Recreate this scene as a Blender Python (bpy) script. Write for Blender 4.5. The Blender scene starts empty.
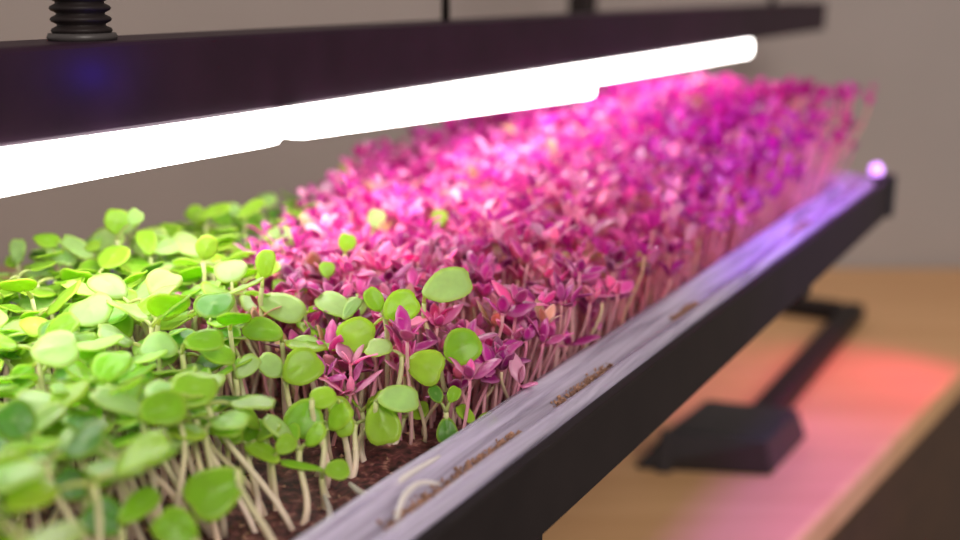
import bpy, bmesh, math, random
from mathutils import Vector, Matrix, noise
random.seed(7)
scene = bpy.context.scene
COL = scene.collection
CZ = 1.0                       # camera height above the floor
FPX = 1100.0                   # focal length in pixels of the 960 px frame
PITCH = math.atan(285 / FPX)
cP, sP = math.cos(PITCH), math.sin(PITCH)
# ------------------------------------------------------------------ camera
cam = bpy.data.cameras.new('camera')
cam_o = bpy.data.objects.new('camera', cam); COL.objects.link(cam_o)
cam_o.location = (0, 0, CZ)
cam_o.rotation_euler = (math.pi / 2 - PITCH, 0, 0)
cam.sensor_width = 36; cam.lens = FPX / 960 * 36
cam.clip_start = .01
cam.dof.use_dof = True; cam.dof.focus_distance = .272; cam.dof.aperture_fstop = 7.0
scene.camera = cam_o
# ------------------------------------------------------------------ world and lights
w = bpy.data.worlds.new('world'); scene.world = w; w.use_nodes = True
w.node_tree.nodes['Background'].inputs[0].default_value = (1.0, .87, .80, 1)
w.node_tree.nodes['Background'].inputs[1].default_value = .42
def light(name, kind, loc, target, color, power, **kw):
    l = bpy.data.lights.new(name, kind); l.color = color; l.energy = power
    for k, v in kw.items(): setattr(l, k, v)
    o = bpy.data.objects.new(name, l); COL.objects.link(o); o.location = loc
    o.rotation_euler = (Vector(target) - Vector(loc)).to_track_quat('-Z', 'Y').to_euler()
    return o
# unseen magenta / violet spots added to stand in for off-frame grow lights
light('magenta_fill_spot', 'SPOT', (.315, .70, CZ - .115), (.252, .665, CZ - .25), (1.0, .03, .36), .85, spot_size=math.radians(82), spot_blend=1.0, shadow_soft_size=.012)
light('violet_fill_spot', 'SPOT', (.25, .37, CZ + .22), (.155, .465, CZ - .10), (.38, .09, 1.0), 9.0, spot_size=math.radians(44), spot_blend=.9, shadow_soft_size=.04)
light('magenta_side_fill', 'SPOT', (.30, .63, CZ + .24), (.165, .58, CZ - .06), (1.0, .07, .80), 2.8, spot_size=math.radians(38), spot_blend=.9, shadow_soft_size=.05)
light('room_lamp', 'AREA', (.5, -.9, CZ + .8), (.1, .5, CZ - .1), (1.0, .90, .82), 15.0, size=.6)
scene.view_settings.view_transform = 'Standard'
scene.view_settings.look = 'None'
scene.view_settings.exposure = 0.15
scene.view_settings.gamma = 1.0
scene.view_settings.use_curve_mapping = False

# ------------------------------------------------------------------ helpers
def ray(u, v):
    a, b = (u - 480) / FPX, (270 - v) / FPX
    return Vector((a, cP + b * sP, -sP + b * cP))
def at(u, v, t): return Vector((0, 0, CZ)) + ray(u, v) * t
def at_z(u, v, z):
    r = ray(u, v); return Vector((0, 0, CZ)) + r * ((z - CZ) / r.z)
def proj(P):
    q = P - Vector((0, 0, CZ))
    t = q.y * cP - q.z * sP
    if t < 1e-4: return (-9999, -9999, t)
    return (480 + FPX * q.x / t, 270 - FPX * (q.y * sP + q.z * cP) / t, t)
ANG = math.radians(30)
DIR = Vector((math.sin(ANG), math.cos(ANG), 0)); PER = Vector((-math.cos(ANG), math.sin(ANG), 0))
R0 = Vector((-.0075, .188, 0))
def W(s, p, z): return R0 + DIR * s + PER * p + Vector((0, 0, CZ + z))
UP = Vector((0, 0, 1))

def mesh_obj(name, verts, faces, mat, parent=None, smooth=True, cols=None, loc=None):
    me = bpy.data.meshes.new(name)
    if loc is not None: verts = [Vector(v) - loc for v in verts]
    me.from_pydata([tuple(v) for v in verts], [], faces); me.update()
    if smooth: me.polygons.foreach_set('use_smooth', [True] * len(me.polygons))
    me.materials.append(mat)
    if cols:
        a = me.color_attributes.new('col', 'FLOAT_COLOR', 'POINT')
        a.data.foreach_set('color', [c for q in cols for c in (q[0], q[1], q[2], 1.0)])
    o = bpy.data.objects.new(name, me); COL.objects.link(o)
    if parent is not None:
        o.parent = parent
        if loc is not None: o.location = loc - parent.location
    elif loc is not None: o.location = loc
    return o
def empty(name, loc):
    o = bpy.data.objects.new(name, None); COL.objects.link(o); o.location = loc
    o.empty_display_size = .005
    return o
def tag(o, label=None, cat=None, group=None, kind=None):
    if label: o['label'] = label
    if cat: o['category'] = cat
    if group: o['group'] = group
    if kind: o['kind'] = kind
    return o
def reparent(o, root):          # world-built child to a root that is only translated
    o.parent = root; o.location = o.location - root.location
    return o
def bevel(o, w=.001, n=2):
    m = o.modifiers.new('bevel', 'BEVEL'); m.width = w; m.segments = n; m.limit_method = 'ANGLE'
    return o
def box_sp(name, s0, s1, p0, p1, z0, z1, mat, parent=None, bev=.0008):
    vs = [W(s, p, z) for z in (z0, z1) for s, p in ((s0, p0), (s1, p0), (s1, p1), (s0, p1))]
    fs = [(0, 1, 2, 3), (7, 6, 5, 4), (0, 4, 5, 1), (1, 5, 6, 2), (2, 6, 7, 3), (3, 7, 4, 0)]
    c = sum(vs, Vector()) / 8
    o = mesh_obj(name, vs, fs, mat, parent, smooth=False, loc=c)
    fix_normals(o)
    if bev: bevel(o, bev)
    return o
def fix_normals(o):
    bm = bmesh.new(); bm.from_mesh(o.data); bmesh.ops.recalc_face_normals(bm, faces=bm.faces)
    bm.to_mesh(o.data); bm.free()
def prism(name, poly, z0, z1, mat, parent=None, bev=0, smooth=False):
    n = len(poly)
    vs = [Vector((x, y, z0)) for x, y in poly] + [Vector((x, y, z1)) for x, y in poly]
    fs = [tuple(range(n))[::-1], tuple(range(n, 2 * n))] + [(i, (i + 1) % n, (i + 1) % n + n, i + n) for i in range(n)]
    c = sum(vs, Vector()) / (2 * n)
    o = mesh_obj(name, vs, fs, mat, parent, smooth=smooth, loc=c); fix_normals(o)
    if bev: bevel(o, bev, 3)
    return o
def tube_geo(pts, rad, seg=6, cap=True):
    vs, fs = [], []
    n = len(pts); prev = None
    for i, p in enumerate(pts):
        t = (pts[min(i + 1, n - 1)] - pts[max(i - 1, 0)]).normalized()
        if prev is None:
            a = t.orthogonal().normalized()
        else:
            a = (prev - t * prev.dot(t)).normalized()
        prev = a; b = t.cross(a)
        for k in range(seg):
            an = 2 * math.pi * k / seg
            vs.append(p + (a * math.cos(an) + b * math.sin(an)) * rad[i])
    for i in range(n - 1):
        for k in range(seg):
            k2 = (k + 1) % seg
            fs.append((i * seg + k, i * seg + k2, (i + 1) * seg + k2, (i + 1) * seg + k))
    if cap:
        fs.append(tuple(range(seg))[::-1]); fs.append(tuple(range((n - 1) * seg, n * seg)))
    return vs, fs
def bez(p0, p1, p2, p3, n):
    out = []
    for i in range(n + 1):
        t = i / n; q = 1 - t
        out.append(p0 * q ** 3 + p1 * 3 * q * q * t + p2 * 3 * q * t * t + p3 * t ** 3)
    return out

# ------------------------------------------------------------------ materials
def new_mat(name):
    m = bpy.data.materials.new(name); m.use_nodes = True
    nt = m.node_tree; return m, nt, nt.nodes['Principled BSDF']
def plain(name, color, rough=.5, metal=0, spec=.5, noise_amt=.0, scale=30):
    m, nt, b = new_mat(name)
    b.inputs['Base Color'].default_value = (*color, 1); b.inputs['Roughness'].default_value = rough
    b.inputs['Metallic'].default_value = metal; b.inputs['Specular IOR Level'].default_value = spec
    if noise_amt:
        tc = nt.nodes.new('ShaderNodeTexCoord'); n = nt.nodes.new('ShaderNodeTexNoise'); n.inputs['Scale'].default_value = scale
        n.inputs['Detail'].default_value = 5
        r = nt.nodes.new('ShaderNodeValToRGB')
        r.color_ramp.elements[0].position = .3; r.color_ramp.elements[1].position = .7
        r.color_ramp.elements[0].color = (*[c * (1 - noise_amt) for c in color], 1)
        r.color_ramp.elements[1].color = (*[min(1, c * (1 + noise_amt)) for c in color], 1)
        nt.links.new(tc.outputs['Object'], n.inputs['Vector']); nt.links.new(n.outputs['Fac'], r.inputs['Fac'])
        nt.links.new(r.outputs['Color'], b.inputs['Base Color'])
    return m
M_wall = plain('painted_wall', (.35, .315, .30), .9, noise_amt=.04, scale=6)
M_floor = plain('dark_floor', (.10, .09, .085), .8, noise_amt=.2, scale=4)
M_black = plain('black_powder_coat', (.014, .010, .010), .5, spec=.2, noise_amt=.2, scale=60)
M_housing = plain('black_lamp_metal', (.022, .008, .019), .5, spec=.2, noise_amt=.2, scale=60)
M_rubber = plain('black_rubber', (.016, .015, .019), .5, noise_amt=.15, scale=50)
# wood
def wood(name, c0, c1):
    m, nt, b = new_mat(name)
    tc = nt.nodes.new('ShaderNodeTexCoord'); mp = nt.nodes.new('ShaderNodeMapping'); mp.inputs['Scale'].default_value = (3, 26, 26)
    mp.inputs['Rotation'].default_value = (0, 0, math.radians(-54))
    n = nt.nodes.new('ShaderNodeTexNoise'); n.inputs['Scale'].default_value = 2.2; n.inputs['Detail'].default_value = 7
    r = nt.nodes.new('ShaderNodeValToRGB'); r.color_ramp.elements[0].position = .3; r.color_ramp.elements[1].position = .7
    r.color_ramp.elements[0].color = (*c0, 1); r.color_ramp.elements[1].color = (*c1, 1)
    nt.links.new(tc.outputs['Object'], mp.inputs[0]); nt.links.new(mp.outputs[0], n.inputs['Vector'])
    nt.links.new(n.outputs['Fac'], r.inputs['Fac']); nt.links.new(r.outputs['Color'], b.inputs['Base Color'])
    b.inputs['Roughness'].default_value = .55
    return m
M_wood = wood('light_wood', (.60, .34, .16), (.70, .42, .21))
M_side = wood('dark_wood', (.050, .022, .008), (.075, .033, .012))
# lamp
M_lamp, nt, b = new_mat('lit_opal_diffuser')
b.inputs['Base Color'].default_value = (.9, .9, .9, 1)
b.inputs['Emission Color'].default_value = (1.0, .95, .91, 1); b.inputs['Emission Strength'].default_value = 8.6
M_led, nt, b = new_mat('violet_led')
b.inputs['Emission Color'].default_value = (.62, .20, 1.0, 1); b.inputs['Emission Strength'].default_value = 2.2
M_blue, nt, b = new_mat('blue_led')
b.inputs['Emission Color'].default_value = (.06, .02, 1.0, 1); b.inputs['Emission Strength'].default_value = .35
# clear plastic
M_plastic, nt, b = new_mat('clear_plastic')
b.inputs['Base Color'].default_value = (.86, .80, .96, 1); b.inputs['Roughness'].default_value = .12
b.inputs['IOR'].default_value = 1.45
tr = nt.nodes.new('ShaderNodeBsdfTransparent'); tr.inputs[0].default_value = (.93, .91, .97, 1)
tl = nt.nodes.new('ShaderNodeBsdfTranslucent'); tl.inputs[0].default_value = (.80, .76, .90, 1)
mx0 = nt.nodes.new('ShaderNodeMixShader'); mx0.inputs[0].default_value = .35
mx = nt.nodes.new('ShaderNodeMixShader')
tc = nt.nodes.new('ShaderNodeTexCoord'); mp = nt.nodes.new('ShaderNodeMapping'); vr = nt.nodes.new('ShaderNodeVectorRotate'); vr.rotation_type = 'Z_AXIS'; vr.inputs['Angle'].default_value = ANG; mp.inputs['Scale'].default_value = (420, 16, 300)
n = nt.nodes.new('ShaderNodeTexNoise'); n.inputs['Scale'].default_value = 1.0; n.inputs['Detail'].default_value = 4; n.inputs['Distortion'].default_value = .6
mr = nt.nodes.new('ShaderNodeMapRange'); mr.inputs['From Min'].default_value = .35; mr.inputs['From Max'].default_value = .65
mr.inputs['To Min'].default_value = .16; mr.inputs['To Max'].default_value = .72
bp = nt.nodes.new('ShaderNodeBump'); bp.inputs['Strength'].default_value = .5; bp.inputs['Distance'].default_value = .0006; nt.links.new(n.outputs['Fac'], bp.inputs['Height']); nt.links.new(bp.outputs[0], b.inputs['Normal'])
nt.links.new(tc.outputs['Object'], vr.inputs['Vector']); nt.links.new(vr.outputs[0], mp.inputs[0]); nt.links.new(mp.outputs[0], n.inputs['Vector']); nt.links.new(n.outputs['Fac'], mr.inputs['Value'])
nt.links.new(mr.outputs[0], mx.inputs[0])
nt.links.new(tr.outputs[0], mx.inputs[1]); nt.links.new(mx0.outputs[0], mx.inputs[2])
nt.links.new(b.outputs[0], mx0.inputs[1]); nt.links.new(tl.outputs[0], mx0.inputs[2])
nt.links.new(mx.outputs[0], nt.nodes['Material Output'].inputs[0])
# soil
M_soil, nt, b = new_mat('damp_soil')
tc = nt.nodes.new('ShaderNodeTexCoord'); n = nt.nodes.new('ShaderNodeTexNoise'); n.inputs['Scale'].default_value = 420; n.inputs['Detail'].default_value = 6
r = nt.nodes.new('ShaderNodeValToRGB'); e = r.color_ramp.elements
e[0].position = .35; e[0].color = (.018, .006, .006, 1); e[1].position = .72; e[1].color = (.40, .20, .16, 1)
x = r.color_ramp.elements.new(.56); x.color = (.13, .035, .036, 1)
nt.links.new(tc.outputs['Object'], n.inputs['Vector']); nt.links.new(n.outputs['Fac'], r.inputs['Fac']); nt.links.new(r.outputs[0], b.inputs['Base Color'])
b.inputs['Roughness'].default_value = .7
M_crumb = plain('dry_soil_crumbs', (.36, .20, .13), .8, noise_amt=.5, scale=500)
# plants: colour attribute + translucency
def leaf_mat(name, trans, rough, spec, sat_trans=None, vein=0.0):
    m, nt, b = new_mat(name)
    at_ = nt.nodes.new('ShaderNodeAttribute'); at_.attribute_name = 'col'
    tc = nt.nodes.new('ShaderNodeTexCoord'); n = nt.nodes.new('ShaderNodeTexNoise'); n.inputs['Scale'].default_value = 260; n.inputs['Detail'].default_value = 3
    mr = nt.nodes.new('ShaderNodeMapRange'); mr.inputs['To Min'].default_value = .82; mr.inputs['To Max'].default_value = 1.18
    nt.links.new(tc.outputs['Object'], n.inputs['Vector']); nt.links.new(n.outputs['Fac'], mr.inputs['Value'])
    mul = nt.nodes.new('ShaderNodeVectorMath'); mul.operation = 'SCALE'
    nt.links.new(at_.outputs['Color'], mul.inputs[0]); nt.links.new(mr.outputs[0], mul.inputs['Scale'])
    nt.links.new(mul.outputs[0], b.inputs['Base Color'])
    b.inputs['Roughness'].default_value = rough; b.inputs['Specular IOR Level'].default_value = spec
    tl = nt.nodes.new('ShaderNodeBsdfTranslucent')
    tm = nt.nodes.new('ShaderNodeVectorMath'); tm.operation = 'MULTIPLY'; tm.inputs[1].default_value = sat_trans or (1, 1, 1)
    nt.links.new(mul.outputs[0], tm.inputs[0]); nt.links.new(tm.outputs[0], tl.inputs[0])
    mx = nt.nodes.new('ShaderNodeMixShader'); mx.inputs[0].default_value = trans
    nt.links.new(b.outputs[0], mx.inputs[1]); nt.links.new(tl.outputs[0], mx.inputs[2])
    nt.links.new(mx.outputs[0], nt.nodes['Material Output'].inputs[0])
    return m
M_leaf = leaf_mat('green_leaf', .50, .34, .40, (1.35, 1.35, .5))
M_stem = leaf_mat('pale_stem', .25, .40, .4)
M_pleaf = leaf_mat('magenta_leaf', .40, .33, .55, (1.5, .8, 1.25))

# ------------------------------------------------------------------ the setting
TAB = -.25
wall = mesh_obj('wall_back', [Vector((-1.6, .98, 0)), Vector((1.8, .98, 0)), Vector((1.8, .98, 2.4)), Vector((-1.6, .98, 2.4)),
                              Vector((-1.6, 1.08, 0)), Vector((1.8, 1.08, 0)), Vector((1.8, 1.08, 2.4)), Vector((-1.6, 1.08, 2.4))],
                [(0, 1, 2, 3), (7, 6, 5, 4), (0, 4, 5, 1), (1, 5, 6, 2), (2, 6, 7, 3), (3, 7, 4, 0)], M_wall, smooth=False)
fix_normals(wall); tag(wall, 'plain warm grey wall behind the tray and lamp', 'wall', kind='structure')
fl = mesh_obj('floor', [Vector((-1.6, -1.2, 0)), Vector((1.8, -1.2, 0)), Vector((1.8, 1.0, 0)), Vector((-1.6, 1.0, 0)),
                        Vector((-1.6, -1.2, -.05)), Vector((1.8, -1.2, -.05)), Vector((1.8, 1.0, -.05)), Vector((-1.6, 1.0, -.05))],
              [(0, 1, 2, 3), (7, 6, 5, 4), (0, 4, 5, 1), (1, 5, 6, 2), (2, 6, 7, 3), (3, 7, 4, 0)], M_floor, smooth=False)
fix_normals(fl); tag(fl, 'dark floor below the table', 'floor', kind='structure')
# table: its right edge runs from (800,540) to (960,370) in the photograph
e0, e1 = at_z(797, 540, CZ + TAB), at_z(962, 370, CZ + TAB)
ed = (e1 - e0); ed.z = 0; ed.normalize()
def edge_at_y(y): return e0.x + ed.x / ed.y * (y - e0.y)
tb = [(-.75, -.30), (edge_at_y(-.30), -.30), (edge_at_y(.975), .975), (-.75, .975)]
table = empty('table', Vector((-.2, .35, 0)))
tag(table, 'light wooden table with a dark brown side carrying the black stand', 'table')
top = prism('table_top', tb, CZ + TAB - .022, CZ + TAB, M_wood, table, bev=.004)
tb2 = [(-.745, -.295), (edge_at_y(-.295) - .004, -.295), (edge_at_y(.97) - .004, .97), (-.745, .97)]
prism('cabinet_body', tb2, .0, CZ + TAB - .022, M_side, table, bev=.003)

# ------------------------------------------------------------------ stand with the shelf frame
stand = empty('shelf_stand', W(.2, .1, TAB))
tag(stand, 'black metal shelf frame holding the tray, raised on a base over the table', 'shelf stand')
S0, S1 = -.13, .456
PW = .215
def L_rail(name, s0, s1, p0, p1): return box_sp(name, s0, s1, p0, p1, -.1205, -.100, M_black, stand, bev=.0006)
rail_front = L_rail('front_rail', S0, S1, 0, .0035)
L_rail('back_rail', S0, S1, PW, PW + .0035)
L_rail('end_rail', S1 - .0035, S1, .0035, PW)
L_rail('end_rail', S0, S0 + .0035, .0035, PW)
box_sp('end_cap', S1, S1 + .006, -.002, .010, -.122, -.0985, M_rubber, stand, bev=.0015)
box_sp('shelf_panel', S0 + .0035, S1 - .0035, .0035, PW, -.1225, -.1195, M_black, stand, bev=.0003)
for s in (.04, .30):
    box_sp('cross_bar', s, s + .016, .006, PW - .005, -.131, -.1225, M_black, stand)
# back posts carrying the shelf and the lamp arm
for s in (-.09, .54):
    box_sp('post', s, s + .016, PW + .0035, PW + .0195, TAB + .0001, .16, M_black, stand, bev=.002)
    box_sp('lamp_arm', s, s + .016, .10, PW + .0035, .144, .16, M_black, stand, bev=.002)
box_sp('shelf_bracket', .38, .54, PW + .0035, PW + .0195, -.1195, -.1045, M_black, stand)
box_sp('lamp_beam', -.10, .72, .092, .108, .128, .144, M_black, stand, bev=.002)
# base: one long leg on the table, a cross leg at the far end, block feet
bn, bf = at_z(757, 412, CZ + TAB + .014), at_z(856, 302, CZ + TAB + .014)
def sp(P): q = P - R0; return q.dot(DIR), q.dot(PER)
sn, pn = sp(bn); sf, pf = sp(bf)
pb = (pn + pf) / 2
box_sp('base_leg', sn - .02, sf, pb - .008, pb + .008, TAB + .0001, TAB + .014, M_black, stand, bev=.003)
box_sp('base_crossbar', sf - .018, sf, pb + .008, PW + .0195, TAB + .0001, TAB + .014, M_black, stand, bev=.003)
box_sp('base_crossbar', -.07, -.054, .06, PW + .0195, TAB + .0001, TAB + .014, M_black, stand, bev=.003)
box_sp('base_leg', -.054, sf - .018, PW + .0035, PW + .0195, TAB + .0001, TAB + .014, M_black, stand, bev=.003)
# the block foot seen under the rail
zt = CZ + TAB + .024
A = at_z(632, 470, CZ + TAB); B = at_z(772, 477, CZ + TAB); C_ = at_z(808, 437, CZ + TAB)
D = A + (C_ - B)
a2, b2, c2 = at_z(668, 429, zt), at_z(766, 441, zt), at_z(799, 409, zt)
d2 = a2 + (c2 - b2)
c0 = (A + B + C_ + D) / 4; c0.z = CZ + TAB
vs = [A, B, C_, D, a2, b2, c2, d2]
for v in vs[:4]: v.z += .0001
foot = mesh_obj('foot', vs, [(0, 1, 2, 3), (4, 5, 6, 7), (0, 1, 5, 4), (1, 2, 6, 5), (2, 3, 7, 6), (3, 0, 4, 7)], M_rubber, stand, smooth=False, loc=c0)
fix_normals(foot); bevel(foot, .0022, 3)
# raised rib on the block's near face
ribs = []
for (ua, ub) in ((661, 675),):
    q = [at_z(ua - 6, 471, CZ + TAB + .0002), at_z(ub - 4, 472, CZ + TAB + .0002), at_z(ub, 431, zt - .001), at_z(ua, 430, zt - .001)]
    nrm = (q[1] - q[0]).cross(q[3] - q[0]).normalized()
    if nrm.y > 0: nrm = -nrm
    vv = [p + nrm * .003 for p in q] + [p - nrm * .002 for p in q]
    rb = mesh_obj('rib', vv, [(0, 1, 2, 3), (7, 6, 5, 4), (0, 4, 5, 1), (1, 5, 6, 2), (2, 6, 7, 3), (3, 7, 4, 0)], M_rubber, foot, smooth=False, loc=None)
    rb.location = -c0; fix_normals(rb); bevel(rb, .0008)

# ------------------------------------------------------------------ grow lamp
LP = .104                    # the lamp's near face, measured across the tray
lamp = empty('grow_lamp', W(.2, LP + .012, -.031))
tag(lamp, 'long black grow lamp bar with white glowing diffusers hanging over the tray', 'grow lamp')
def sp_on_face(u):           # where image column u meets the near face
    best = None
    for i in range(1400):
        s = -.12 + i * .0006
        pu = proj(W(s, LP, -.031))[0]
        if best is None or abs(pu - u) < best[0]: best = (abs(pu - u), s)
    return best[1]
s_end = sp_on_face(828) + .010
hs = box_sp('housing', -.10, s_end, LP, LP + .026, -.0337, -.0128, M_housing, lamp, bev=.0010)
def rounded_rect(s0, s1, p0, p1, r0, r1, n=10):
    pts = []
    for (cs, cp, a0, r) in ((s1 - r1, p0 + r1, -90, r1), (s1 - r1, p1 - r1, 0, r1), (s0 + r0, p1 - r0, 90, r0), (s0 + r0, p0 + r0, 180, r0)):
        for i in range(n + 1):
            a = math.radians(a0 + 90 * i / n)
            pts.append((cs + math.cos(a) * r, cp + math.sin(a) * r))
    return pts
def diffuser(s0, s1, zb, r0=.002, r1=.011, droop=0):
    pts = rounded_rect(s0, s1, LP - .001, LP + .0255, r0, r1)
    vs, fs = [], []; n = len(pts)
    cs, cp = (s0 + s1) / 2, LP + .0122
    layers = [(-.0337, 1.0, 0), (zb + .0015, 1, 0), (zb + .0004, 1, .0006), (zb, 1, .0018)]
    for z, k, ins in layers:
        for (s, p) in pts:
            ds, dp = cs - s, cp - p
            zz = z - (droop * min(1, max(0, (s - s0) / .10)) if z < -.034 else 0)
            vs.append(W(s + max(-ins, min(ins, ds)), p + max(-ins, min(ins, dp)), zz))
    for L in range(len(layers) - 1):
        for i in range(n):
            j = (i + 1) % n
            fs.append((L * n + i, L * n + j, (L + 1) * n + j, (L + 1) * n + i))
    fs.append(tuple(range((len(layers) - 1) * n, len(layers) * n))); fs.append(tuple(range(n))[::-1])
    o = mesh_obj('diffuser', vs, fs, M_lamp, lamp, smooth=False, loc=W(cs, cp, zb)); fix_normals(o)
    tag(o, 'white glowing diffuser')
    return o
sA, sB, sC = sp_on_face(277) + .008, sp_on_face(592) + .012, sp_on_face(752) + .006
diffuser(-.095, sA, -.0440, .002, .0122); diffuser(sA + .0012, sB, -.0438, .0010, .0125, .0048); diffuser(sB + .002, sC, -.0432)
light('blue_glow', 'POINT', W(sp_on_face(117), LP - .009, -.0205), (0, 1, 0), (.04, .01, 1.0), .0045, shadow_soft_size=.003)  # unseen point light added for a blue LED's reflection on the housing
# corrugated flexible neck and thin hanging rods
def lathe(name, prof, centre, mat, parent, seg=28):
    vs, fs = [], []
    for r, z in prof:
        for k in range(seg):
            a = 2 * math.pi * k / seg; vs.append(Vector((centre.x + r * math.cos(a), centre.y + r * math.sin(a), centre.z + z)))
    m = len(prof)
    for i in range(m - 1):
        for k in range(seg):
            k2 = (k + 1) % seg; fs.append((i * seg + k, i * seg + k2, (i + 1) * seg + k2, (i + 1) * seg + k))
    fs.append(tuple(range(seg))[::-1]); fs.append(tuple(range((m - 1) * seg, m * seg)))
    o = mesh_obj(name, vs, fs, mat, parent, loc=centre.copy()); fix_normals(o); return o
def s_at_u(u, p, z):
    best = (1e9, 0)
    for i in range(1600):
        s = -.14 + i * .0006; d = abs(proj(W(s, p, z))[0] - u)
        if d < best[0]: best = (d, s)
    return best[1]
sN = s_at_u(82, LP + .013, -.010)
prof = [(.0056, 0), (.0056, .0012)]
z = .0012
while z < .139:
    prof += [(.0056, z), (.0068, z + .0006), (.0071, z + .0011), (.0068, z + .0016), (.0056, z + .0022)]; z += .0026
neck = lathe('corrugated_neck', prof, W(sN, LP + .013, -.0128), M_black, lamp)
col = lathe('neck_collar', [(.0078, 0), (.0082, .0008), (.0078, .0018)], W(sN, LP + .013, -.0126), plain('grey_collar', (.05, .045, .045), .4), neck)
col.parent = neck; col.location = (0, 0, -.0001)
for u, rr in ((446, .0016), (772, .0022)):
    s = s_at_u(u, LP + .02, -.0125)
    lathe('hanging_rod', [(rr, 0), (rr, .141)], W(s, LP + .02 if s < 2 else LP, -.0128), M_black, lamp, seg=12)
# ------------------------------------------------------------------ clear tray
prof = [(.0040, -.1040), (.0036, -.0985), (.0050, -.0972), (.0068, -.0975), (.0080, -.1005), (.0098, -.1030), (.0125, -.1036), (.0150, -.1025),
        (.0165, -.0990), (.0180, -.0975), (.0200, -.0978), (.0215, -.1000), (.0235, -.1080), (.0262, -.1165), (.0300, -.1180)]
ts0, ts1, tp1 = S0 + .006, S1 - .006, PW - .003
def ring(inset, z, n=8):
    r = max(.004, .022 - inset * .5)
    a, b_, c, d = ts0 + inset, ts1 - inset, inset, tp1 + .0036 - inset
    out = []
    for (cs, cp, a0) in ((b_ - r, c + r, -90), (b_ - r, d - r, 0), (a + r, d - r, 90), (a + r, c + r, 180)):
        for i in range(n + 1):
            an = math.radians(a0 + 90 * i / n); out.append((cs + math.cos(an) * r, cp + math.sin(an) * r))
    dense = []                                    # long sides get points for the flutes of the wall
    m = len(out)
    for i in range(m):
        p, q = out[i], out[(i + 1) % m]
        k = max(1, int(math.hypot(q[0] - p[0], q[1] - p[1]) / .004)) if math.hypot(q[0] - p[0], q[1] - p[1]) > .03 else 1
        for j in range(k): dense.append((p[0] + (q[0] - p[0]) * j / k, p[1] + (q[1] - p[1]) * j / k))
    return dense
n_ref = None; rings = []
base_ring = ring(.0036, 0)
for (p, z) in prof:
    inset = p
    cs, cp = (ts0 + ts1) / 2, (tp1 + .0036) / 2
    rr = []
    for (s, q) in base_ring:
        ex = inset - .0036
        fs_ = ((ts1 - ts0) / 2 - inset) / ((ts1 - ts0) / 2 - .0036); fp = ((tp1) / 2 - ex) / (tp1 / 2)
        ss, pp = cs + (s - cs) * fs_, cp + (q - cp) * fp
        if p > .021 and p < .029:                 # flutes in the wall
            k = noise.noise(Vector((ss * 90, 0, p * 40))) * .0011; pp += k if q < cp else -k
        wob = noise.noise(Vector((ss * 30, pp * 30, p * 200))) * .0005
        rr.append(W(ss, pp, z + wob))
    rings.append(rr)
vs = [v for r_ in rings for v in r_]; n = len(base_ring)
fs = [(L * n + i, L * n + (i + 1) % n, (L + 1) * n + (i + 1) % n, (L + 1) * n + i) for L in range(len(rings) - 1) for i in range(n)]
fs.append(tuple(range((len(rings) - 1) * n, len(rings) * n)))
tray = mesh_obj('plant_tray', vs, fs, M_plastic, loc=W(.16, .1, -.118)); fix_normals(tray)
sol = tray.modifiers.new('thickness', 'SOLIDIFY'); sol.thickness = .0005
tag(tray, 'clear violet-tinged plastic tray full of seedlings resting inside the black frame', 'tray')

# ------------------------------------------------------------------ soil
SOIL = -.1125
def soil_h(s, p):
    v = Vector((s * 1, p * 1, 0))
    return SOIL + noise.noise(v * 60) * .0016 + noise.noise(v * 240) * .0011 + noise.noise(v * 700) * .0008
vs, fs = [], []
s0_, s1_, p0_, p1_ = S0 + .033, S1 - .033, .0262, PW - .028
stp = .0016
ns, np_ = int((s1_ - s0_) / stp), int((p1_ - p0_) / stp)
for i in range(ns + 1):
    for j in range(np_ + 1):
        s, p = s0_ + i * stp, p0_ + j * stp
        edge = min(i, ns - i, j, np_ - j)
        vs.append(W(s, p, soil_h(s, p) - (.003 if edge == 0 else .0)))
for i in range(ns):
    for j in range(np_):
        a = i * (np_ + 1) + j
        fs.append((a, a + np_ + 1, a + np_ + 2, a + 1))
soil = mesh_obj('soil', vs, fs, M_soil, loc=W(.16, .1, -.117)); fix_normals(soil)
tag(soil, 'damp dark reddish brown growing soil filling the clear tray', 'soil', kind='stuff')
# crumbs lying in the rim channel
rnd = random.Random(3)
vs, fs = [], []
def crumb(c, r):
    k = len(vs)
    for d in ((1, 0, 0), (-1, 0, 0), (0, 1, 0), (0, -1, 0), (0, 0, 1), (0, 0, -1)):
        vs.append(c + Vector([q * r * rnd.uniform(.5, 1.4) for q in d]))
    for f in ((0, 2, 4), (2, 1, 4), (1, 3, 4), (3, 0, 4), (2, 0, 5), (1, 2, 5), (3, 1, 5), (0, 3, 5)): fs.append(tuple(k + q for q in f))
for i in range(1500):
    seg = rnd.choice(((.0, .055), (.0, .055), (.075, .11), (.16, .18), (.30, .33)))
    s = rnd.uniform(*seg); p = .0125 + rnd.gauss(0, .0009)
    crumb(W(s, p, -.1030 + rnd.uniform(0, .0014)), rnd.uniform(.0002, .0006))
for i in range(260):
    s = rnd.uniform(-.05, .2); p = rnd.uniform(.028, .09)
    crumb(W(s, p, soil_h(s, p) + .0004), rnd.uniform(.0003, .0008))
cr = mesh_obj('soil_crumbs', vs, fs, M_crumb, smooth=False, loc=W(.05, .0125, -.103))
tag(cr, 'dry brown soil crumbs along the channel of the tray rim', 'soil', kind='stuff')
# violet indicator light at the far end of the rail
led = lathe('indicator_light', [(.0028, 0), (.0034, .001), (.0034, .0035), (.0024, .0055), (.0008, .0062)], at(876, 170, proj(W(S1 - .004, .0065, -.0972))[2]), M_led, None, seg=20)
led.location = W(S1 - .0035, .0075, -.0985)
tag(led, 'small glowing violet indicator light on the far end of the rail', 'indicator light')

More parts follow.
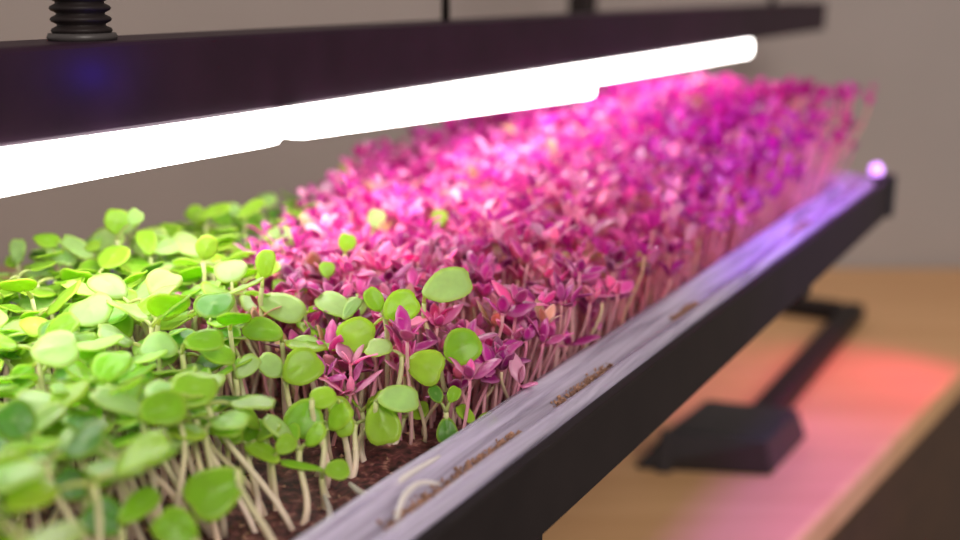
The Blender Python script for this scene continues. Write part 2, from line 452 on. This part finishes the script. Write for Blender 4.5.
# ------------------------------------------------------------------ seedlings
def blade_geo(centre, axis, normal, width, length, kind, rng, cup=.16, thick=.00035, rings=3, seg=16):
    """closed thin leaf: two skins and a rim"""
    axis = (axis - normal * axis.dot(normal)).normalized(); side = axis.cross(normal).normalized()
    notch = rng.uniform(.10, .24) if kind == 'green' else 0
    asym = rng.uniform(-.06, .06); bend = rng.uniform(-.1, .25); fold = rng.uniform(.02, .22)
    outl = []; ph1, ph2, ruf = rng.uniform(0, 6.3), rng.uniform(0, 6.3), rng.uniform(.01, .05)
    for k in range(seg):
        a = 2 * math.pi * k / seg
        x, y = math.cos(a), math.sin(a)       # y = +1 tip, -1 base
        if kind == 'green':
            r = 1 - notch * math.exp(-((a - math.pi / 2) / .42) ** 2) + .06 * math.exp(-((a - 3 * math.pi / 2) / .35) ** 2)
            r += .030 * math.sin(3 * a + ph1) + .018 * math.sin(5 * a + ph2)
            wx = (1 + .10 * y) * (1 + asym * x)
            outl.append((x * r * wx * .5, y * r * .5))
        else:
            wv = (1 - abs(y) ** 2.2) ** .85 if abs(y) < 1 else 0
            outl.append(((1 if x > 0 else -1) * wv * .5 * (1 - .12 * y) if abs(x) > 1e-3 else 0, y * .5))
    def pt(x, y):
        rr = (2 * x) ** 2 * .5 + (2 * y) ** 2 * .5
        h = -cup * rr * .5 + fold * abs(x) - bend * (y + .5) ** 2 * .4 + ruf * rr * math.sin(4 * math.atan2(y, x) + ph1) + .05 * math.exp(-(x / .07) ** 2) * (.6 - y)
        return centre + side * (x * width) + axis * (y * length) + normal * (h * (width + length) * .5)
    top = [pt(0, 0)]
    for r_ in range(1, rings + 1):
        f = r_ / rings
        top += [pt(x * f, y * f) for x, y in outl]
    n = len(top)
    vs = [v + normal * thick for v in top] + [v for v in top]
    fs = []
    for off, flip in ((0, 0), (n, 1)):
        for k in range(seg):
            k2 = (k + 1) % seg
            f = (off, off + 1 + k, off + 1 + k2); fs.append(f[::-1] if flip else f)
            for r_ in range(rings - 1):
                q = off + 1 + r_ * seg
                f = (q + k, q + seg + k, q + seg + k2, q + k2); fs.append(f[::-1] if flip else f)
    q = 1 + (rings - 1) * seg
    for k in range(seg):
        k2 = (k + 1) % seg
        fs.append((q + k, n + q + k, n + q + k2, q + k2))
    return vs, fs, pt(0, -.5 if kind == 'green' else -.5)
def mixc(a, b, f): return tuple(a[i] * (1 - f) + b[i] * f for i in range(3))
G_Y = (.38, .62, .05); G_M = (.28, .55, .03); G_D = (.12, .34, .04); G_P = (.47, .68, .27)
TONES = {'y': G_Y, 'm': G_M, 'd': G_D, 'p': G_P}
def jit(c, rng, a=.14):
    f = 1 + rng.uniform(-a, a); return tuple(max(0, min(1, q * f * (1 + rng.uniform(-a / 2, a / 2)))) for q in c)

def build_leaf(parent, node, centre, normal, width, length, tone, rng, kind='green', cup=.16, lod=0):
    axis = centre - node
    if axis.length < 1e-5: axis = Vector((0, 0, 1))
    axis.normalize()
    rings, seg = (4, 20) if lod == 0 else (3, 14)
    if kind != 'green': rings, seg = 2, 12
    vs, fs, base = blade_geo(centre, axis, normal, width, length, kind, rng, cup, .0004 if kind == 'green' else .00025, rings, seg)
    nb = len(vs)
    cols = [tone] * nb
    if kind == 'green':
        nn = nb // 2; rim = mixc(tone, (.62, .74, .12), .45)  # light shining through the thin margin, put into the rim colour
        for off in (0, nn):
            for k in range(nn - seg, nn): cols[off + k] = rim
            cols[off] = mixc(tone, (.55, .72, .30), .3)
    else:
        nn = nb // 2; rim = mixc(tone, (.95, .62, .80), .28)
        for off in (0, nn):
            for k in range(nn - seg, nn): cols[off + k] = rim
    # petiole, part of the leaf
    mid = node.lerp(base, .5) + UP * (base - node).length * .18
    pts = bez(node, node.lerp(mid, .7), mid, base + (centre - base) * .02, 4)
    r = .00042 if kind == 'green' else .00025
    tv, tf = tube_geo(pts, [r * 1.3, r * 1.2, r * 1.1, r, r * .7], 5)
    fs += [tuple(nb + q for q in f) for f in tf]; vs += tv
    pc = mixc(tone, (.62, .60, .34) if kind == 'green' else (.80, .40, .50), .7)
    cols += [pc] * len(tv)
    return mesh_obj('leaf', vs, fs, M_leaf if kind == 'green' else M_pleaf, parent, cols=cols, loc=node.copy())
def stem_geo(base, node, sway, r0, r1, n=8, seg=6):
    h = (node - base).length
    p1 = base + UP * h * .38 + sway * h * .30
    p2 = node - UP * h * .28 - sway * h * .12
    pts = bez(base, p1, p2, node, n)
    rad = [r0 + (r1 - r0) * i / n for i in range(n + 1)]
    vs, fs = tube_geo(pts, rad, seg)
    return vs, fs, [i // seg / n for i in range(len(vs))]
def build_stem(parent, base, node, sway, r0, r1, c0, c1):
    vs, fs, f = stem_geo(base, node, sway, r0, r1, 9, 7)
    return mesh_obj('stem', vs, fs, M_stem, parent, cols=[mixc(c0, c1, q ** 1.6) for q in f], loc=base.copy())
CAM = Vector((0, 0, CZ))
G_STEM0, G_STEM1 = (.88, .72, .60), (.70, .74, .34)
hero_disks = []

def hero(leaves, node, t, label, base=(0, 0), sway=None, rs=0):
    """leaves: (u, v, across px, along px, tilt deg towards the lamp, tone)"""
    rng = random.Random(rs + int(node[0] * 7 + node[1] * 13))
    nd = at(node[0], node[1], t)
    zb = CZ + SOIL - .001
    b = Vector((nd.x + base[0], nd.y + base[1], zb))
    s_, p_ = sp(b)
    p_ = max(p_, .030)
    b = W(s_, p_, SOIL - .001)
    root = empty('green_seedling', b)
    tag(root, label, 'seedling', 'green seedlings in the tray')
    sw = Vector(sway) if sway else Vector((rng.uniform(-.4, .4), rng.uniform(-.2, .2), 0))
    build_stem(root, b, nd, sw, .00082, .00062, jit(G_STEM0, rng, .1), G_STEM1)
    for (u, v, ac, al, tilt, tone) in leaves:
        c = at(u, v, t + rng.uniform(-.002, .002))
        view = (CAM - c).normalized(); ta = math.radians(tilt)
        upv = (UP - view * UP.dot(view)).normalized()
        nrm = (view * math.cos(ta) + upv * math.sin(ta) + Vector((rng.uniform(-.15, .15), 0, 0))).normalized()
        ax = (c - nd).normalized()
        vertical = abs(ax.dot(upv)); fs = 1 / max(.35, math.cos(ta) if vertical > .5 else 1); fo = 1 / max(.35, math.cos(ta) if vertical <= .5 else 1)
        build_leaf(root, nd, c, nrm, ac * t / FPX * fo, al * t / FPX * fs, jit(TONES[tone], rng, .08), rng, cup=rng.uniform(.05, .25))
        hero_disks.append((u, v, (ac + al) / 4, t))
    return root
H = hero
H([(449, 286, 38, 46, 30, 'p')], (424, 303), .283, 'green seedling with one broad pale kidney leaf standing out against the purple leaves', (.006, .004), (.5, 0, 0))
H([(402, 307, 33, 40, 5, 'y'), (374, 299, 19, 28, 0, 'y'), (356, 335, 36, 40, 15, 'y')], (385, 318), .276, 'green seedling with three bright backlit leaves spread like a fan at the centre', (.002, .004), (-.4, 0, 0))
H([(463, 347, 38, 40, 10, 'm')], (441, 362), .272, 'green seedling with one round leaf against pink stems, beside the purple leaves', (.002, .006))
H([(427, 367, 36, 40, 10, 'y'), (378, 349, 18, 30, 50, 'p')], (402, 356), .268, 'green seedling with a rounded yellow-green leaf left of the lone round leaf', (-.004, .003))
H([(400, 400, 27, 44, 35, 'p'), (383, 425, 36, 46, 5, 'y')], (376, 402), .258, 'green seedling with a pale leaf over a hanging bright oval leaf near the tray edge', (-.006, .004), (-.3, 0, 0))
H([(303, 367, 38, 42, 12, 'y'), (270, 366, 24, 30, 20, 'p')], (286, 381), .262, 'green seedling with a wide bright leaf left of the central fan of leaves', (.002, .002))
H([(304, 420, 40, 42, 5, 'm')], (312, 400), .247, 'green seedling with a drooping round mid green leaf above the bare soil', (.002, .003))
H([(266, 263, 20, 30, 0, 'y'), (283, 308, 34, 42, 40, 'p')], (262, 288), .290, 'green seedling with an upright yellow-green oval leaf over a pale drooping one', (-.002, .003), (.6, 0, 0))
H([(207, 247, 22, 26, 0, 'y')], (203, 262), .305, 'green seedling holding up one small upright oval leaf at the left of the purple patch', (-.003, 0))
H([(347, 242, 18, 19, 0, 'y')], (345, 254), .325, 'thin green seedling with one small round bright leaf in front of the pink leaves', (.002, 0))
H([(327, 269, 16, 17, 10, 'y')], (328, 280), .315, 'small green seedling with a tiny disc leaf rising among purple leaves', (.0, .003))
H([(333, 305, 28, 36, 45, 'p'), (352, 308, 14, 24, 45, 'p')], (348, 318), .285, 'green seedling with two pale overlapping leaves behind the central fan of leaves', (.0, .004))
H([(447, 432, 22, 28, 0, 'd'), (454, 394, 14, 18, 10, 'm'), (436, 394, 14, 20, 20, 'd')], (446, 412), .266, 'small dark green seedling with three little leaves by the tray edge', (.001, .002), (.1, 0, 0))
H([(486, 422, 18, 25, 5, 'm'), (465, 414, 14, 22, 40, 'y')], (474, 432), .268, 'small green seedling leaning over the clear tray wall, right of all green leaves', (-.002, .004))
H([(213, 492, 54, 60, 20, 'm')], (238, 470), .208, 'large blurred green seedling with one big round leaf at the front', (.006, .002), (.4, 0, 0))
H([(57, 349, 38, 46, 45, 'p'), (22, 375, 20, 26, 0, 'm')], (40, 362), .235, 'green seedling with a pale broad leaf and a dark oval leaf at the left edge', (.0, .003))
H([(164, 408, 36, 50, 25, 'm'), (118, 403, 26, 50, 45, 'p')], (142, 415), .215, 'green seedling with two wide flat leaves in the left foreground', (.002, .002))
H([(14, 420, 42, 44, 10, 'd'), (46, 420, 22, 40, 45, 'p')], (30, 442), .205, 'dark green seedling with one big rounded leaf cut by the left border', (.0, .0))
H([(102, 518, 42, 44, 10, 'd'), (140, 504, 28, 46, 35, 'm')], (122, 528), .196, 'green seedling with a dark round leaf low in the left front corner', (.0, .003))
H([(70, 484, 32, 38, 10, 'd'), (106, 474, 24, 34, 10, 'm')], (88, 500), .200, 'green seedling with a pair of dark rounded leaves near the lower left', (.0, .002))
H([(176, 528, 40, 50, 15, 'm')], (196, 540), .192, 'green seedling with a broad leaf at the bottom edge below the largest round leaf', (.003, .0))
H([(116, 221, 25, 27, 5, 'y'), (135, 217, 16, 18, 0, 'p')], (117, 240), .335, 'tall pale green seedling with a round pair of leaves standing against the grey wall', (-.001, .0), (.2, 0, 0))
H([(76, 247, 17, 36, 25, 'p'), (93, 246, 10, 16, 30, 'y')], (82, 252), .335, 'tall pale green seedling with flat leaves against the wall, left of the round-leaved one', (.006, .0), (-.6, 0, 0))
H([(18, 250, 16, 28, 20, 'p'), (12, 262, 12, 16, 20, 'y')], (18, 262), .345, 'tall pale green seedling at the far left border against the grey wall', (.001, .0))
H([(196, 215, 18, 24, 10, 'y'), (215, 211, 14, 30, 40, 'y')], (205, 222), .385, 'blurred yellow-green seedling behind the pink leaves, nearest the grey wall', (.0, .0))
H([(236, 212, 14, 28, 40, 'p'), (252, 208, 14, 30, 40, 'y')], (244, 222), .390, 'blurred pale green seedling in the back row right of the yellow-green one', (.0, .0))
H([(376, 219, 18, 22, 20, 'p')], (372, 230), .375, 'blurred pale green seedling standing within the pink patch', (.0, .0))
H([(440, 218, 16, 18, 20, 'y')], (438, 228), .380, 'small blurred yellow-green seedling lost deep in the pink patch', (.0, .0))
H([(344, 424, 20, 30, 0, 'y'), (322, 398, 22, 30, 30, 'y')], (340, 405), .252, 'green seedling with a narrow hanging oval leaf right of the drooping round leaf', (.001, .003))
H([(158, 347, 26, 40, 40, 'p'), (206, 341, 22, 42, 40, 'm')], (182, 354), .250, 'green seedling with a pale leaf and a darker leaf spread flat, left of centre', (.0, .003))
H([(248, 366, 20, 30, 10, 'p'), (216, 352, 26, 34, 45, 'y')], (236, 378), .255, 'green seedling with pale upright leaf left of the wide bright leaf', (.0, .003))
H([(262, 330, 28, 36, 35, 'm'), (306, 345, 18, 30, 45, 'p')], (282, 342), .278, 'green seedling with a rounded leaf under the pale drooping leaf', (.0, .003))
H([(146, 241, 20, 28, 30, 'y'), (168, 247, 16, 30, 40, 'p')], (150, 256), .330, 'green seedling with a folded bright leaf just right of the tall pale pair', (.002, .0))
H([(186, 436, 22, 34, 40, 'p'), (232, 422, 18, 40, 55, 'p')], (205, 430), .225, 'green seedling with two pale narrow leaves seen edge on above the soil', (.002, .002))
H([(262, 452, 20, 34, 45, 'y'), (286, 444, 20, 24, 20, 'y')], (272, 462), .238, 'short bright green seedling with folded leaves over the dark soil', (.0, .002))
H([(338, 470, 20, 26, 30, 'y'), (300, 466, 10, 30, 50, 'm')], (322, 478), .240, 'short bright green seedling with a small curled leaf low over the soil', (.0, .002))

# short curved seedlings rooted in the bare soil at the front
def short_one(bu, bv, nu, nv, side_, label, tones):
    b = at_z(bu, bv, CZ + SOIL); t = proj(b)[2]
    rg = random.Random(bu)
    nd = at(nu, nv, t + .003); b.z -= .001
    root = empty('green_seedling', b); tag(root, label, 'seedling', 'green seedlings in the tray')
    build_stem(root, b, nd, Vector((side_, rg.uniform(-.3, .3), 0)), .00088, .0006, jit(G_STEM0, rg, .08), G_STEM1)
    for k, tone in enumerate(tones):
        sg = 1 if k == 0 else -1
        d = Vector((sg * rg.uniform(.5, 1), rg.uniform(-.3, .5), rg.uniform(.2, .9))).normalized()
        L = rg.uniform(.0055, .0085)
        sd = d.cross(UP).normalized(); nr = (sd.cross(d) + sd * rg.uniform(-.6, .6) - Vector((0, rg.uniform(.1, .8), 0))).normalized()
        build_leaf(root, nd, nd + d * L * .85, nr, L * .85, L, jit(TONES[tone], rg), rg)
for a in ((256, 522, 248, 446, .5, 'short green seedling rooted in bare soil just right of the largest round leaf', 'ym'),
          (282, 508, 266, 438, -.7, 'short green seedling with a bowed stem left of the hooked root', 'my'),
          (301, 524, 300, 450, .8, 'short green seedling nearest the bottom edge beside the hooked root', 'yp'),
          (331, 500, 322, 436, -.9, 'short green seedling with a strongly bent stem behind the hooked root', 'ym'),
          (350, 478, 356, 424, .7, 'short green seedling rooted by the curved white root', 'my'),
          (366, 462, 362, 412, -.6, 'short green seedling behind the curved white root, below the hanging oval leaf', 'ym'),
          (392, 446, 404, 418, .6, 'short green seedling on bare soil close to the tray wall', 'ym'),
          (316, 474, 328, 424, .9, 'short green seedling with curved stem under the narrow hanging oval leaf', 'mp'),
          (236, 500, 226, 440, -.6, 'short green seedling rising behind the largest round leaf', 'my')):
    short_one(*a)

# ---- the other green seedlings
def shown_free(c, rad, t):
    u, v, _ = proj(c)
    for (hu, hv, hr, ht) in hero_disks:
        if t < ht + .004 and math.hypot(u - hu, v - hv) < hr + rad * .8: return False
    return True
def green_label(b, node, tone, lean, h):
    u, v, t = proj(node)
    tn = {'y': 'bright yellow-green', 'm': 'mid green', 'd': 'dark green', 'p': 'pale green'}[tone]
    if v > 470: z_ = 'in the blurred front row'
    elif v > 400: z_ = 'above the bare foreground stems'
    elif v > 330: z_ = 'in the crowded green middle'
    elif v > 275: z_ = 'in the green rear half'
    else: z_ = 'in the green back row'
    x_ = 'at far left' if u < 80 else 'at left' if u < 160 else 'left of centre' if u < 240 else 'beside the purple' if u > 330 else 'near centre'
    hh = 'tall' if h > .034 else 'short' if h < .027 else 'mid-height'
    ln = {-1: 'leaning left', 0: 'upright', 1: 'leaning right'}[lean]
    return f'{hh} {tn} seedling {z_} {x_}'
rng = random.Random(21)
n_green = 0
pts_used = []
tries = 0
green_bases = []
while n_green < 258 and tries < 30000:
    tries += 1
    s = rng.uniform(-.075, .235); p = rng.uniform(.034, .187)
    if tries < 900: s = rng.uniform(-.05, .045); p = rng.uniform(.031, .062)
    # outline of the green patch
    lim = .045 if p < .06 else (.055 if p < .11 else .055 + (p - .11) * 2.3)
    back = p > .135 and s > .06
    if s > lim + rng.uniform(-.01, .012): continue
    if p < .065 and s > -.02 and rng.random() < .10: continue
    if any((s - a) ** 2 + (p - b_) ** 2 < (.0066 if p > .05 else .0062) ** 2 for a, b_ in pts_used): continue
    if s > .06 and rng.random() < .45: continue
    h = rng.uniform(.024, .036) - max(0, p - .15) * .12 - (.004 if s > .09 else 0)
    b = W(s, p, SOIL - .001)
    lx, ly = rng.gauss(0, .004), rng.gauss(0, .004)
    node = b + Vector((lx, ly, h))
    if p < .062: node += PER * rng.uniform(.005, .016) - DIR * rng.uniform(-.004, .008); h += .003
    u, v, t = proj(node)
    if not (-40 < u < 640 and 150 < v < 620) or t < .15: continue
    L = rng.uniform(.0085, .0122)
    az = rng.uniform(0, 2 * math.pi)
    leaves = []
    ok = True
    for k in range(2):
        a = az + k * math.pi + rng.uniform(-.4, .4)
        el = rng.uniform(-.15, .75)
        d = Vector((math.cos(a) * math.cos(el), math.sin(a) * math.cos(el), math.sin(el)))
        c = node + d * (L * rng.uniform(.75, .95))
        side = d.cross(UP).normalized(); nrm = side.cross(d).normalized()
        nrm = (nrm + side * rng.uniform(-.5, .5)).normalized()
        if nrm.z < 0: nrm = -nrm
        sz = L * (1 if k == 0 else rng.uniform(.7, 1))
        if not shown_free(c, sz * FPX / 2 / t, t): ok = False; break
        leaves.append((c, nrm, sz * rng.uniform(.88, 1.05), sz))
    if not ok: continue
    pts_used.append((s, p)); n_green += 1; green_bases.append((s, p))
    tone = rng.choices('ymdp', (4, 5, 1.2, 6))[0]
    root = empty('green_seedling', b)
    lean = -1 if lx < -.002 else 1 if lx > .002 else 0
    tag(root, green_label(b, node, tone, lean, h), 'seedling', 'green seedlings in the tray')
    build_stem(root, b, node, Vector((rng.uniform(-.9, .9), rng.uniform(-.6, .6), 0)), rng.uniform(.0006, .00095), .00055, jit(G_STEM0, rng, .12), G_STEM1)
    for (c, nrm, wd, ln_) in leaves:
        build_leaf(root, node, c, nrm, wd, ln_, jit(TONES[tone], rng), rng, lod=0 if t < .33 else 1)
# extra short stems near the bare soil belong to seedlings whose leaves are still folded
# ---- amaranth
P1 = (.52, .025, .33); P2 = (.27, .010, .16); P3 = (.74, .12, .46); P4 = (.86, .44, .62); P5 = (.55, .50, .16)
def height_p(s, p):
    f = max(0, min(1, (s - .10) / .34))
    z = -.085 + .026 * f
    return z - SOIL - (.004 * max(0, min(1, (p - .13) / .05)) if s < .3 else 0)
spots = []
rng = random.Random(5)
grid = {}
def near(s, p, d):
    ks, kp = int(s / .005), int(p / .005)
    for a in range(ks - 2, ks + 3):
        for b_ in range(kp - 2, kp + 3):
            for (x, y) in grid.get((a, b_), ()):
                if (x - s) ** 2 + (y - p) ** 2 < d * d: return True
    return False
for s, p in green_bases: grid.setdefault((int(s / .005), int(p / .005)), []).append((s, p))
tries = 0
while len(spots) < 2700 and tries < 60000:
    tries += 1
    s = rng.uniform(.035, .430); p = rng.uniform(.0275, .187)
    lim = .062 if p < .11 else .062 + (p - .11) * 2.0
    if p < .06: lim = .052
    if s < lim - rng.uniform(-.004, .014): continue
    if near(s, p, .0036): continue
    grid.setdefault((int(s / .005), int(p / .005)), []).append((s, p))
    spots.append((s, p))
def lim_p(p): return .052 if p < .06 else .062 if p < .11 else .062 + (p - .11) * 2.0
def amaranth(s, p, rng):
    b = W(s, p, SOIL - .001)
    h = height_p(s, p) + rng.gauss(0, .0032)
    far = max(0, (s - .40) / .03)
    if p < .05: h *= rng.uniform(.55, 1.05)
    elif s < lim_p(p) + .02: h *= rng.uniform(.6, 1.05)
    out = Vector((0, 0, 0))
    if p < .045: out += -PER * rng.uniform(.0, .006)
    if s > .35: fr = (s - .35) / .08; out += (DIR * rng.uniform(.2, 1) * .078 - PER * rng.uniform(-.2, .6) * .014) * fr ** 1.5; h += rng.uniform(0, .011) * fr
    if s > .28 and rng.random() < .12: h += rng.uniform(.003, .008)
    if rng.random() < .04: h += .006
    node = b + Vector((rng.gauss(0, .003), rng.gauss(0, .003), h)) + out
    node.z = min(node.z, CZ - .0575)
    az = rng.uniform(0, 2 * math.pi)
    leaves = []
    nl = rng.choice((2, 2, 3, 4)) if s > .2 else rng.choice((3, 4, 4, 4))
    pale = rng.random() < .10
    main = P5 if rng.random() < .025 else rng.choices((P1, P2, P3, P4), (5, 2.4, 3.4, 2.4) if s < .26 else (6, 3, 1.2, .3) if s < .34 else (5, 5, .3, .05))[0]  # deeper at the far end: violet light's saturation put into the leaf colour
    for k in range(nl):
        small = k >= 2
        a = az + k * math.pi + (math.pi / 2 if small else 0) + rng.uniform(-.4, .4)
        el = rng.uniform(.1, 1.15) if not small else rng.uniform(.8, 1.4)
        d = Vector((math.cos(a) * math.cos(el), math.sin(a) * math.cos(el), math.sin(el)))
        L = rng.uniform(.0058, .0092) * (.7 if small else 1)
        c = node + d * (L * .62)
        side = d.cross(UP).normalized(); nrm = side.cross(d).normalized()
        nrm = (nrm + side * rng.uniform(-.6, .6)).normalized()
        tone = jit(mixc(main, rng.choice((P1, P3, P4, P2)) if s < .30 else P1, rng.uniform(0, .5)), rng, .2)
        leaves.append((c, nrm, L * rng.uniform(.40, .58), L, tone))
    sc = mixc((.80, .44, .46), (.72, .20, .38), rng.random()) if not pale else (.80, .66, .42)
    return b, node, leaves, sc, Vector((rng.uniform(-.35, .35), rng.uniform(-.35, .35), 0))
plants = [amaranth(s, p, rng) + (s, p) for s, p in spots]
kept = []
for q in plants:
    u, v, t = proj(q[1])
    if not shown_free(q[1], 15, t): continue
    kept.append((t, u, v, q))
# which show largest: nearest, and not buried behind others (few in front in the picture, at similar place)
kept.sort(key=lambda k: k[0])
cells = {}; front = []; rest = []
for k in kept:
    t, u, v, q = k
    if -20 < u < 980 and len(front) < 292:
        key = (int(u // 9), int(v // 9))
        if cells.get(key, 0) < 2:
            cells[key] = cells.get(key, 0) + 1; front.append(k); continue
    rest.append(k)
def purple_label(u, v, t, q, rng_i):
    main = q[2][0][4]
    col_ = 'pale pink' if main[1] > .25 else 'rose pink' if main[1] > .12 else 'deep burgundy' if main[0] < .3 else 'magenta'
    n_ = {2: 'two-leaved', 3: 'three-leaved', 4: 'four-leaved'}[len(q[2])]
    if q[6] < .048: r_ = 'by the tray wall'
    elif u < 330: r_ = 'behind the greens'
    elif q[5] < .09: r_ = 'beside the greens'
    else: r_ = 'amid the purple'
    x_ = 'left of centre' if u < 400 else 'at the centre' if u < 500 else 'right of centre' if u < 600 else 'to the right'
    h = q[1].z - q[0].z; hh = 'tall' if h > .0335 else 'short' if h < .024 else 'mid-height'
    return f'{hh} {n_} {col_} seedling {r_} {x_}'
for (t, u, v, q) in front:
    b, node, leaves, sc, sw, s, p = q
    root = empty('purple_seedling', b)
    tag(root, purple_label(u, v, t, q, 0), 'seedling', 'purple seedlings in the tray')
    build_stem(root, b, node, sw, .00055, .00042, mixc(sc, (.8, .6, .55), .4), sc)
    for (c, nrm, wd, ln_, tone) in leaves:
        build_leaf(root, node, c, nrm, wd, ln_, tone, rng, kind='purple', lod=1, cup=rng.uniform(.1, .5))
vs, fs, cols = [], [], []
def simple_leaf(node, c, nrm, wd, ln_, tone):
    ax = (c - node); ax = (ax - nrm * ax.dot(nrm)).normalized(); sd = ax.cross(nrm).normalized()
    k = len(vs); th = .0003
    prof = ((-.5, .15, 0), (-.2, .85, .0), (.12, 1.0, .03), (.36, .6, .0), (.5, .04, -.08))
    for y, w_, h_ in prof:
        for x, hh in ((-.5, .10), (0, 0), (.5, .10)):
            vs.append(c + ax * y * ln_ + sd * x * w_ * wd + nrm * ((h_ + hh * w_) * ln_)); cols.append(tone)
    m = len(prof)
    for i in range(m - 1):
        for j in range(2):
            a = k + i * 3 + j; fs.append((a, a + 1, a + 4, a + 3))
for (t, u, v, q) in rest:
    b, node, leaves, sc, sw, s, p = q
    sv, sf_, f = stem_geo(b, node, sw, .00052, .0004, 5, 4)
    k = len(vs); vs += sv; fs += [tuple(k + i for i in g) for g in sf_]
    c0_ = mixc(sc, (.8, .6, .55), .4); cols += [mixc(c0_, sc, x) for x in f]
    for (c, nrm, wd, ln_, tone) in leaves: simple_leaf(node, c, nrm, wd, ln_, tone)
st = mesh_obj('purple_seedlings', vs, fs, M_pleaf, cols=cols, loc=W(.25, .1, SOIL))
tag(st, 'dense mass of magenta seedlings filling the far part of the tray', 'seedlings', kind='stuff')

# ---- pale roots lying over the soil and the tray wall
def root_strand(pxs, label, r=.0008):
    P = [at_z(u, v, CZ + z) for u, v, z in pxs]
    pts = []
    for i in range(len(P) - 1):
        a, b_, c, d = P[max(i - 1, 0)], P[i], P[i + 1], P[min(i + 2, len(P) - 1)]
        for k in range(6):
            x = k / 6
            pts.append(.5 * ((2 * b_) + (c - a) * x + (2 * a - 5 * b_ + 4 * c - d) * x * x + (3 * b_ - a - 3 * c + d) * x ** 3))
    pts.append(P[-1])
    n = len(pts)
    vs, fs = tube_geo(pts, [r * (.35 + .65 * math.sin(math.pi * min(1, (i + 3) / (n + 2)))) for i in range(n)], 8)
    o = mesh_obj('root_strand', vs, fs, M_stem, cols=[(.78, .74, .70)] * len(vs), loc=pts[0].copy())
    tag(o, label, 'root', 'pale roots lying by the tray wall')
root_strand([(330, 545, -.1105), (352, 530, -.106), (380, 500, -.101), (404, 478, -.0980), (440, 456, -.0962)], 'long pale white root lying straight up across the clear tray wall', .0009)
root_strand([(350, 484, -.1090), (364, 494, -.1065), (382, 492, -.1040), (396, 480, -.1045)], 'short curved white root lying on the soil beside the stems', .0008)
root_strand([(396, 520, -.0985), (404, 497, -.0965), (420, 483, -.0962), (440, 484, -.0975)], 'arched pale root looping over the crumb channel of the tray rim', .0006)
root_strand([(300, 545, -.111), (318, 536, -.1085), (330, 515, -.1075), (322, 490, -.109)], 'pale hooked root on the soil at the bottom edge', .0008)

# ---- labels that would be shared say which of the look-alikes, counted from the left of the picture
ORD = ['leftmost', 'second from left', 'third from left', 'fourth from left', 'fifth from left', 'sixth from left', 'seventh from left', 'eighth from left',
       'ninth from left', 'tenth from left', 'eleventh from left', 'twelfth from left', 'thirteenth from left', 'fourteenth from left', 'fifteenth from left', 'sixteenth from left', 'seventeenth from left', 'eighteenth from left', 'nineteenth from left', 'twentieth from left']
same = {}
for o in bpy.data.objects:
    if o.parent is None and o.get('category') == 'seedling': same.setdefault(o['label'], []).append(o)
for lab, os_ in same.items():
    if len(os_) < 2: continue
    os_.sort(key=lambda o: proj(o.location + Vector((0, 0, .028)))[0])
    for i, o in enumerate(os_):
        if i == len(os_) - 1: o['label'] = 'rightmost ' + lab
        elif i < len(ORD): o['label'] = ORD[i] + ' ' + lab
